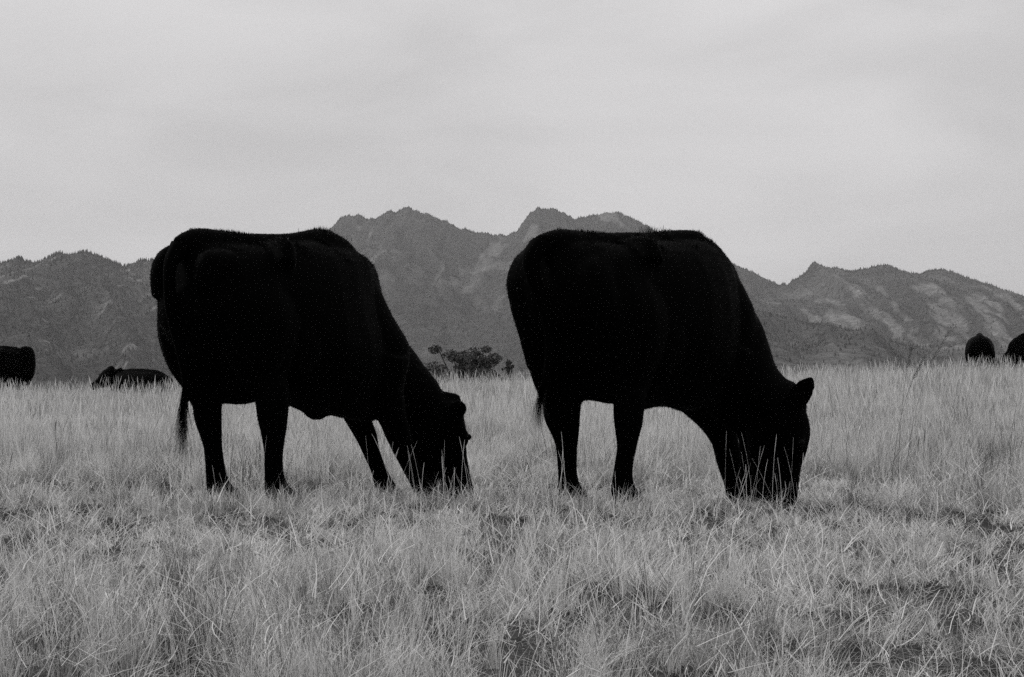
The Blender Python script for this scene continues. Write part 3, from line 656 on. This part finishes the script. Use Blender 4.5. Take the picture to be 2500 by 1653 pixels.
# ---------------------------------------------------------------- dry grass
def blade_set(rs, root, az, L, lean, droop, w, shade, seg=4, kink=.2, twist=.25):
    """tapering blades, all at once: they lean, droop under their weight and some are snapped"""
    n = len(root)
    hz = np.stack([np.cos(az), np.sin(az), np.zeros(n)], 1)
    d = hz * np.sin(lean)[:, None] + np.array([0, 0, 1.0]) * np.cos(lean)[:, None]
    sa = az + math.pi / 2 + rs.randn(n) * .7
    sd = np.stack([np.cos(sa), np.sin(sa), np.zeros(n)], 1)
    kk = np.where(rs.rand(n) < kink, rs.randint(1, seg, n), -1); ks = rs.uniform(.5, 1.5, n); tw = rs.randn(n) * twist
    p = root.copy(); V = np.empty((n, 2 * seg + 1, 3))
    for g in range(seg + 1):
        f = g / seg; wv = (w * .5 * (1 - f ** 1.7))[:, None]
        if g < seg:
            V[:, 2 * g] = p - sd * wv; V[:, 2 * g + 1] = p + sd * wv
        else:
            V[:, 2 * seg] = p
        p = p + d * (L / seg)[:, None]
        d = d + hz * (droop / seg)[:, None] + np.array([0, 0, -1.0]) * (droop * .6 * f / seg)[:, None] + sd * (tw / seg)[:, None]
        kq = kk == g
        d[kq] += hz[kq] * ks[kq, None] + np.array([0, 0, -.55]) * ks[kq, None]
        low = (p[:, 2] < .006) & (d[:, 2] < .03); d[low, 2] = .05
        d /= np.linalg.norm(d, axis=1, keepdims=True)
    o = (np.arange(n) * (2 * seg + 1))[:, None]
    T = []
    for g in range(seg - 1):
        T += [[2 * g, 2 * g + 1, 2 * g + 3], [2 * g, 2 * g + 3, 2 * g + 2]]
    T.append([2 * seg - 2, 2 * seg - 1, 2 * seg])
    F = (o[:, :, None] + np.array(T)[None]).reshape(-1, 3)
    return V.reshape(-1, 3), F, np.repeat(shade, 2 * seg + 1)

def stalk_set(rs, root, L, w, hw, shade, seg=8):
    """flowering stems ending in a narrow seed head"""
    n = len(root); az = rs.rand(n) * 6.283; lean = np.abs(rs.randn(n)) * .2
    hz = np.stack([np.cos(az), np.sin(az), np.zeros(n)], 1)
    d = hz * np.sin(lean)[:, None] + np.array([0, 0, 1.0]) * np.cos(lean)[:, None]
    sa = rs.rand(n) * 6.283; sd = np.stack([np.cos(sa), np.sin(sa), np.zeros(n)], 1)
    dr = rs.uniform(.05, .7, n) / seg; hl = rs.uniform(.10, .22, n)
    p = root.copy(); V = np.empty((n, 2 * seg + 2, 3))
    for g in range(seg + 1):
        f = g / seg
        hd = np.clip(1 - ((f - (1 - hl * .5)) / (hl * .5)) ** 2, 0, 1)
        wv = (w * .5 * (1 - .4 * f) + hw * .5 * hd + .0001)[:, None]
        V[:, 2 * g] = p - sd * wv; V[:, 2 * g + 1] = p + sd * wv
        p = p + d * (L / seg)[:, None]; d = d + hz * (dr * (f + .2))[:, None]; d /= np.linalg.norm(d, axis=1, keepdims=True)
    o = (np.arange(n) * (2 * seg + 2))[:, None]
    T = []
    for g in range(seg): T += [[2 * g, 2 * g + 1, 2 * g + 3], [2 * g, 2 * g + 3, 2 * g + 2]]
    F = (o[:, :, None] + np.array(T)[None]).reshape(-1, 3)
    return V.reshape(-1, 3), F, np.repeat(shade, 2 * seg + 2)

def disc(rs, n, r):
    """points thinning out towards the rim so that patches blend"""
    a = rs.rand(n) * 6.283; q = r * np.sqrt(rs.rand(n)) * (.55 + .45 * rs.rand(n))
    return np.stack([q * np.cos(a), q * np.sin(a), np.zeros(n)], 1)

def patch(seed, r, tufts, per, h0, h1, thatch, stalks, w=.0030, upright=.25, stalk_h=(.3, .6), seg=4, tone=1.0):
    """a piece of meadow: tussocks, matted thatch between them, seed stalks above"""
    rs = np.random.RandomState(seed); G = []
    C = disc(rs, tufts, r); th = h0 + (h1 - h0) * rs.rand(tufts) ** 1.5; up = rs.rand(tufts) < upright
    n = tufts * per; ti = np.repeat(np.arange(tufts), per)
    ang = rs.rand(n) * 6.283; rad = (.018 + .045 * rs.rand(tufts))[ti] * np.sqrt(rs.rand(n)) * (r / .5) ** .3
    root = C[ti] + np.stack([rad * np.cos(ang), rad * np.sin(ang), np.full(n, -.01)], 1)
    ta = (rs.rand(tufts) * 6.283)[ti]                       # each tussock is combed to one side
    az = np.where(rs.rand(n) < .45, ta + rs.randn(n) * .6, ang + rs.randn(n) * .5)
    L = th[ti] * (.55 + .75 * rs.rand(n))
    lean = np.abs(rs.randn(n)) * np.where(up[ti], .22, .62); dr = np.where(up[ti], .4, 1.35) * (.3 + rs.rand(n))
    shade = np.clip(np.where(rs.rand(tufts) < .30, .22, .50 + .6 * rs.rand(tufts))[ti] * (.7 + .6 * rs.rand(n)), .15, 1.15)
    G.append(blade_set(rs, root, az, L, lean, dr, w * (.6 + .7 * rs.rand(n)), shade, seg))
    if thatch:
        q = disc(rs, thatch * 2, r); k = fbm(q[:, 0] / .16 + seed, q[:, 1] / .16, 2, seed) > .47; q = q[k][:thatch]; n = len(q)
        q[:, 2] = rs.rand(n) ** 2 * .07
        fa = fbm(q[:, 0] / .3 + seed * 3, q[:, 1] / .3, 2, seed + 1) * 12
        az = np.where(rs.rand(n) < .6, fa + rs.randn(n) * .5, rs.rand(n) * 6.283)
        G.append(blade_set(rs, q, az, rs.uniform(.08, .26, n), np.clip(1.25 + rs.randn(n) * .28, .5, 1.75), rs.uniform(-.3, .6, n), w * (.6 + .6 * rs.rand(n)), np.clip(.40 + .62 * rs.rand(n), .2, 1.1), seg, .3, .5))
    if stalks:
        q = disc(rs, stalks, r); q[:, 2] = -.01
        G.append(stalk_set(rs, q, rs.uniform(stalk_h[0], stalk_h[1], stalks), np.full(stalks, w * .62), np.full(stalks, w * 1.3), rs.uniform(.55, 1.1, stalks)))
    V, F, S, o = [], [], [], 0
    for v, f, q in G:
        V.append(v); F.append(f + o); S.append(q); o += len(v)
    return np.concatenate(V), np.concatenate(F), np.concatenate(S) * tone

def source(col, name, data, mat):
    V, F, S = data
    me = mesh_np(name, V, F); set_attr(me, 'shade', S); me.materials.append(mat)
    o = bpy.data.objects.new(name, me); col.objects.link(o)

def scatter(name, col, pts, rot, scl, idx, label):
    """one countless mass of grass: pieces of meadow instanced on points"""
    me = bpy.data.meshes.new(name); me.vertices.add(len(pts)); me.vertices.foreach_set('co', np.asarray(pts, np.float32).ravel()); me.update()
    set_attr(me, 'rot', np.asarray(rot, np.float32), 'FLOAT_VECTOR')
    set_attr(me, 'scl', np.asarray(scl, np.float32), 'FLOAT_VECTOR')
    set_attr(me, 'idx', np.asarray(idx, np.int32), 'INT')
    o = link(name, me); tag(o, label, 'grass', kind='stuff')
    g = bpy.data.node_groups.new(name + '_scatter', 'GeometryNodeTree')
    g.interface.new_socket('Geometry', in_out='INPUT', socket_type='NodeSocketGeometry'); g.interface.new_socket('Geometry', in_out='OUTPUT', socket_type='NodeSocketGeometry')
    gi = g.nodes.new('NodeGroupInput'); go = g.nodes.new('NodeGroupOutput')
    ci = g.nodes.new('GeometryNodeCollectionInfo'); ci.inputs['Collection'].default_value = col; ci.inputs['Separate Children'].default_value = True; ci.inputs['Reset Children'].default_value = True
    ip = g.nodes.new('GeometryNodeInstanceOnPoints'); ip.inputs['Pick Instance'].default_value = True
    def na(nm, ty):
        n = g.nodes.new('GeometryNodeInputNamedAttribute'); n.data_type = ty; n.inputs['Name'].default_value = nm
        return n.outputs['Attribute']
    g.links.new(gi.outputs[0], ip.inputs['Points']); g.links.new(ci.outputs[0], ip.inputs['Instance'])
    g.links.new(na('idx', 'INT'), ip.inputs['Instance Index']); g.links.new(na('scl', 'FLOAT_VECTOR'), ip.inputs['Scale'])
    er = g.nodes.new('FunctionNodeEulerToRotation'); g.links.new(na('rot', 'FLOAT_VECTOR'), er.inputs[0]); g.links.new(er.outputs[0], ip.inputs['Rotation'])
    g.links.new(ip.outputs[0], go.inputs[0])
    md = o.modifiers.new('scatter', 'NODES'); md.node_group = g
    return o

def wedge(y0, y1, step, margin=.7, spread=.285):
    """jittered grid over the wedge of field in front of the camera"""
    ys = np.arange(y0, y1, step); P = []
    for k, y in enumerate(ys):
        hw = spread * y + margin
        xs = np.arange(-hw, hw, step) + (k % 2) * step * .5
        P.append(np.stack([xs, np.full(len(xs), y)], 1))
    P = np.concatenate(P)
    return P + (RNG.rand(len(P), 2) - .5) * step * .7

def put(name, col, P, kinds, smin, smax, label, hmul=None, e=.25, pick=None):
    x, y = P[:, 0], P[:, 1]; n = len(P); z = ground_z(x, y)
    gxn = (ground_z(x + e, y) - ground_z(x - e, y)) / (2 * e); gyn = (ground_z(x, y + e) - ground_z(x, y - e)) / (2 * e)
    rot = []
    for i in range(n):
        q = Vector((-gxn[i], -gyn[i], 1)).to_track_quat('Z', 'Y').to_matrix().to_3x3()
        q = q @ __import__('mathutils').Matrix.Rotation(random.random() * 6.283, 3, 'Z')
        rot.append(tuple(q.to_euler('XYZ')))
    s = smin + (smax - smin) * RNG.rand(n)
    h = s * (hmul(x, y) if hmul is not None else 1)
    idx = RNG.randint(0, kinds, n) if pick is None else pick(x, y)
    scatter(name, col, np.stack([x, y, z], 1), rot, np.stack([s, s, h], 1), idx, label)

# grass is grazed short round the cattle and taller at the sides and behind
def tall_mask(x, y): return sstep(.44, .60, fbm(x / 1.9 + 11, y / 1.9 + 5, 3, 91))
def grazed(x, y): return sstep(6.6, 7.8, y) * sstep(11.6, 10.4, y) * sstep(3.0, 2.2, x)
def near_h(x, y): return (.66 + .55 * tall_mask(x, y)) * (1 - .25 * grazed(x, y) - .22 * np.exp(-(((x + .6) / .45) ** 2 + ((y - 9.5) / .7) ** 2)) - .22 * np.exp(-(((x - 1.2) / .5) ** 2 + ((y - 9.4) / .7) ** 2))) * (1 + .55 * sstep(1.7, 2.6, x) * sstep(7.0, 8.6, y))

def wedge_rand(rs, n, y0, y1, pw, margin=.55, spread=.285):
    """random roots in the wedge, thinning out with distance as y ** -pw"""
    out = []; m = 0
    while m < n:
        u = rs.rand(n); k = 2 - pw
        y = (u * (y1 ** k - y0 ** k) + y0 ** k) ** (1 / k)
        x = (rs.rand(n) * 2 - 1) * (spread * y + margin)
        out.append(np.stack([x, y], 1)); m += n
    return np.concatenate(out)[:n]

def near_meadow(name, label):
    """the grass in front of and round the grazing cattle, every blade its own"""
    rs = np.random.RandomState(1234); G = []
    Y0, Y1 = 3.55, 11.9
    def wid(y): return .0023 * (y / 5.5) ** .75
    # tussocks: blades fountain out of a tight crown and arch over
    C = wedge_rand(rs, 18000, Y0, Y1, .9)
    keep = rs.rand(len(C)) < (.42 + .58 * sstep(.40, .54, fbm(C[:, 0] / .30, C[:, 1] / .38 + 9, 2, 8))) * (.12 + .88 * sstep(.40, .54, fbm(C[:, 0] / .12 + 4, C[:, 1] / .16, 2, 18)))
    C = C[keep]; nt_ = len(C); hm_ = near_h(C[:, 0], C[:, 1])
    th = (.040 + .095 * rs.rand(nt_) ** 1.6) * hm_ * 1.2
    up = rs.rand(nt_) < (.16 + .45 * tall_mask(C[:, 0], C[:, 1]))
    per = rs.randint(12, 32, nt_); ti = np.repeat(np.arange(nt_), per); n = len(ti)
    ang = rs.rand(n) * 6.283; rad = (.008 + .026 * rs.rand(nt_))[ti] * np.sqrt(rs.rand(n))
    xy = C[ti] + np.stack([rad * np.cos(ang), rad * np.sin(ang)], 1)
    root = np.stack([xy[:, 0], xy[:, 1], ground_z(xy[:, 0], xy[:, 1]) - .012], 1)
    comb = (fbm(C[:, 0] / .8, C[:, 1] / .8, 2, 33) * 14 + rs.randn(nt_) * .6)[ti]
    az = np.where(rs.rand(n) < .42, comb + rs.randn(n) * .5, ang + rs.randn(n) * .45)
    L = th[ti] * (.5 + .9 * rs.rand(n))
    lean = np.abs(rs.randn(n)) * np.where(up[ti], .20, .50); dr = np.where(up[ti], .7, 2.1) * (.3 + rs.rand(n))
    old = rs.rand(nt_) < .27
    sh = np.where(old, .14 + .22 * rs.rand(nt_), .52 + .50 * rs.rand(nt_))[ti] * (.72 + .5 * rs.rand(n))
    G.append(blade_set(rs, root, az, L, lean, dr, wid(xy[:, 1]) * (.6 + .8 * rs.rand(n)), sh, 3, .35))
    # matted litter between the crowns, thinner in the hollows
    Q = wedge_rand(rs, 210000, Y0, Y1, .9)
    mk = fbm(Q[:, 0] / .30, Q[:, 1] / .38 + 9, 2, 8)
    mk2 = fbm(Q[:, 0] / .12 + 4, Q[:, 1] / .16, 2, 18)
    Q = Q[rs.rand(len(Q)) < .02 + .98 * (.40 + .60 * sstep(.36, .52, mk)) * sstep(.42, .54, mk2)]; n = len(Q); hq = near_h(Q[:, 0], Q[:, 1])
    root = np.stack([Q[:, 0], Q[:, 1], ground_z(Q[:, 0], Q[:, 1]) + rs.rand(n) ** 1.8 * .05 * hq], 1)
    fl = fbm(Q[:, 0] / .35 + 2, Q[:, 1] / .35, 2, 34) * 13
    az = np.where(rs.rand(n) < .5, fl + rs.randn(n) * .5, rs.rand(n) * 6.283)
    G.append(blade_set(rs, root, az, rs.uniform(.03, .11, n), np.clip(1.15 + rs.randn(n) * .4, .3, 1.8), rs.uniform(-.8, 1.3, n), wid(Q[:, 1]) * (.6 + .9 * rs.rand(n)), (.34 + .66 * rs.rand(n)) * (.8 + .4 * rs.rand(n)), 3, .5, 1.0))
    # longer pale straws thrown across the top
    Q = wedge_rand(rs, 8000, Y0, Y1, 1.1); n = len(Q); hq = near_h(Q[:, 0], Q[:, 1])
    root = np.stack([Q[:, 0], Q[:, 1], ground_z(Q[:, 0], Q[:, 1]) + (.02 + .09 * rs.rand(n)) * hq], 1)
    G.append(blade_set(rs, root, rs.rand(n) * 6.283, rs.uniform(.07, .13, n) + .12 * rs.rand(n) ** 4, np.clip(1.0 + rs.randn(n) * .45, .15, 1.7), rs.uniform(-.2, 1.2, n), wid(Q[:, 1]) * (.9 + .6 * rs.rand(n)), .75 + .42 * rs.rand(n), 4, .45, .6))
    # thin flowering stems, taller on the right and where nothing has grazed
    Q = wedge_rand(rs, 2600, Y0 + .5, Y1, .7)
    Q = Q[rs.rand(len(Q)) < .22 + .5 * tall_mask(Q[:, 0], Q[:, 1]) * (1 - .6 * grazed(Q[:, 0], Q[:, 1])) + .3 * sstep(1.5, 2.5, Q[:, 0])]; n = len(Q); hq = near_h(Q[:, 0], Q[:, 1])
    root = np.stack([Q[:, 0], Q[:, 1], ground_z(Q[:, 0], Q[:, 1]) - .01], 1)
    G.append(stalk_set(rs, root, (.07 + .24 * rs.rand(n) ** 2.2) * (.5 + .6 * hq), wid(Q[:, 1]) * .62, wid(Q[:, 1]) * .55, .45 + .6 * rs.rand(n), 6))
    # taller stems right in front of the muzzles
    E = []
    for cx, cy, sx, sy, m in ((-.42, 9.45, .16, .22, 44), (1.22, 9.0, .28, .2, 44), (.05, 8.9, .5, .2, 12), (-1.25, 8.75, .25, .15, 14), (.35, 8.7, .2, .12, 16)):
        E.append(np.stack([cx + rs.randn(m) * sx, cy + rs.randn(m) * sy], 1))
    E = np.concatenate(E); n = len(E); root = np.stack([E[:, 0], E[:, 1], ground_z(E[:, 0], E[:, 1]) - .01], 1)
    G.append(stalk_set(rs, root, rs.uniform(.16, .40, n), np.full(n, .0019), np.full(n, .0016), .7 + .45 * rs.rand(n), 8))
    # uncropped tufts that stand in front of the hind hooves
    for cx, cy in ((-1.32, 8.84), (-1.04, 8.72), (.26, 8.84), (.51, 8.72), (-.62, 9.45)):
        m = 120; q = np.stack([cx + rs.randn(m) * .07, cy + rs.randn(m) * .05], 1)
        root = np.stack([q[:, 0], q[:, 1], ground_z(q[:, 0], q[:, 1]) - .01], 1)
        G.append(blade_set(rs, root, rs.rand(m) * 6.283, rs.uniform(.07, .17, m), np.abs(rs.randn(m)) * .35, rs.uniform(.2, 1.2, m), wid(q[:, 1]) * (.6 + .8 * rs.rand(m)), .4 + .7 * rs.rand(m), 4, .3))
    V, F, S, o = [], [], [], 0
    for v, f, q in G:
        V.append(v); F.append(f + o); S.append(q); o += len(v)
    me = mesh_np(name, np.concatenate(V), np.concatenate(F)); set_attr(me, 'shade', np.clip(np.concatenate(S), .1, 1.2))
    ob = link(name, me, None, MAT_STRAW); tag(ob, label, 'grass', kind='stuff')
def new_col(nm): return bpy.data.collections.new(nm)
near_meadow('grass', 'dry matted grass with tussocks covering the foreground')
c_mid = new_col('mid_meadow')
for i in range(5): source(c_mid, 'mid_%d' % i, patch(200 + i, 1.1, 420, 30, .07, .24, 5200, 110, w=.0034, upright=.45, stalk_h=(.18, .46), seg=3, tone=.94), MAT_STRAW)
c_far = new_col('far_meadow')
for i in range(4): source(c_far, 'far_%d' % i, patch(300 + i, 1.9, 620, 26, .14, .38, 0, 160, w=.0058, upright=.7, stalk_h=(.28, .62), seg=3, tone=.86), MAT_STRAW)
c_dark = new_col('weathered_stalks')
for i in range(6):
    rs_ = np.random.RandomState(700 + i)
    source(c_dark, 'weathered_%d' % i, stalk_set(rs_, np.array([[0, 0, -.01], [.03, .02, -.01]]), rs_.uniform(.3, .62, 2), np.full(2, .0028), np.full(2, .005), rs_.uniform(.5, 1.0, 2)), MAT_STEM)

put('grass', c_mid, wedge(12.3, 25.0, 1.1), 5, .85, 1.15, 'taller dry grass behind the grazing cattle', lambda x, y: .7 + .45 * tall_mask(x, y), .5)
put('grass', c_far, wedge(24.0, 56.0, 1.9, 1.5), 4, .85, 1.15, 'pale grass at the far edge of the field', None, .8)
P_ = np.concatenate([wedge(10.5, 20, .8), wedge(10.5, 20, .8)]); P_ = P_[RNG.rand(len(P_)) < .3 + .7 * sstep(.5, 3.0, P_[:, 0])]
put('grass', c_dark, P_, 6, .6, 1.1, 'dark weathered stalks among the pale grass')

# tall single stalks on the right, dark against the mountains
def tall_stalk(px, d, tip_px, tip_py, label, seed, head=.16):
    rs = np.random.RandomState(seed)
    x = (px - 1250) / F_ * d; z = float(ground_z(x, d))
    tx = (tip_px - px) / F_ * d; tz = CH + (880 - tip_py) / F_ * d - z
    root = empty('tall_grass_stalk', (x, d, z)); tag(root, label, 'grass stalk', 'tall dark seed stalks right of the cattle')
    pts = [(0, 0, -.02), (tx * .12, .01, tz * .30), (tx * .34, .02, tz * .60), (tx * .66, .03, tz * .84), (tx, .04, tz)]
    v, f = tube(pts, [.0012, .0011, .0009, .0008, .0006], n=6); link('stem', mesh_np('stem', np.where(np.isfinite(v), v, 0), f), root, MAT_STEM_DARK)
    a, b = np.array(pts[-2]), np.array(pts[-1]); u = (b - a) / np.linalg.norm(b - a); prs = []
    for q in range(16):
        o = b - u * head * q / 16; sgn = 1 if q % 2 else -1
        side = np.array([-u[2], 0, u[0]]) * sgn
        dd = (u + side * .35); dd /= np.linalg.norm(dd); L = .02 + .012 * rs.rand()
        prs.append(loft_mesh([(o, .0008, .0008), (o + dd * L * .4, .0021, .0018), (o + dd * L * .8, .0015, .0013), (o + dd * L, .0005, .0005)], n=6))
    V, F = merge(prs); link('seed_head', mesh_np('seed_head', V, F), root, MAT_STEM_DARK)
MAT_STEM_DARK = plain('dark_stems', lambda t: grey_chain(t, [.10, t_noise(t, t_pos(t), 20, 2, .6, .3, .7, .7, 1.3)]), rough=.8)
tall_stalk(2205, 10.5, 2320, 812, 'tallest dark seed stalk, bending right against the mountain', 1, .20)
tall_stalk(2172, 10.2, 2262, 870, 'dark seed stalk just left of the tallest one, bending right', 2, .15)
tall_stalk(2190, 10.0, 2229, 848, 'slim dark seed stalk standing nearly upright left of the bending ones', 3, .12)
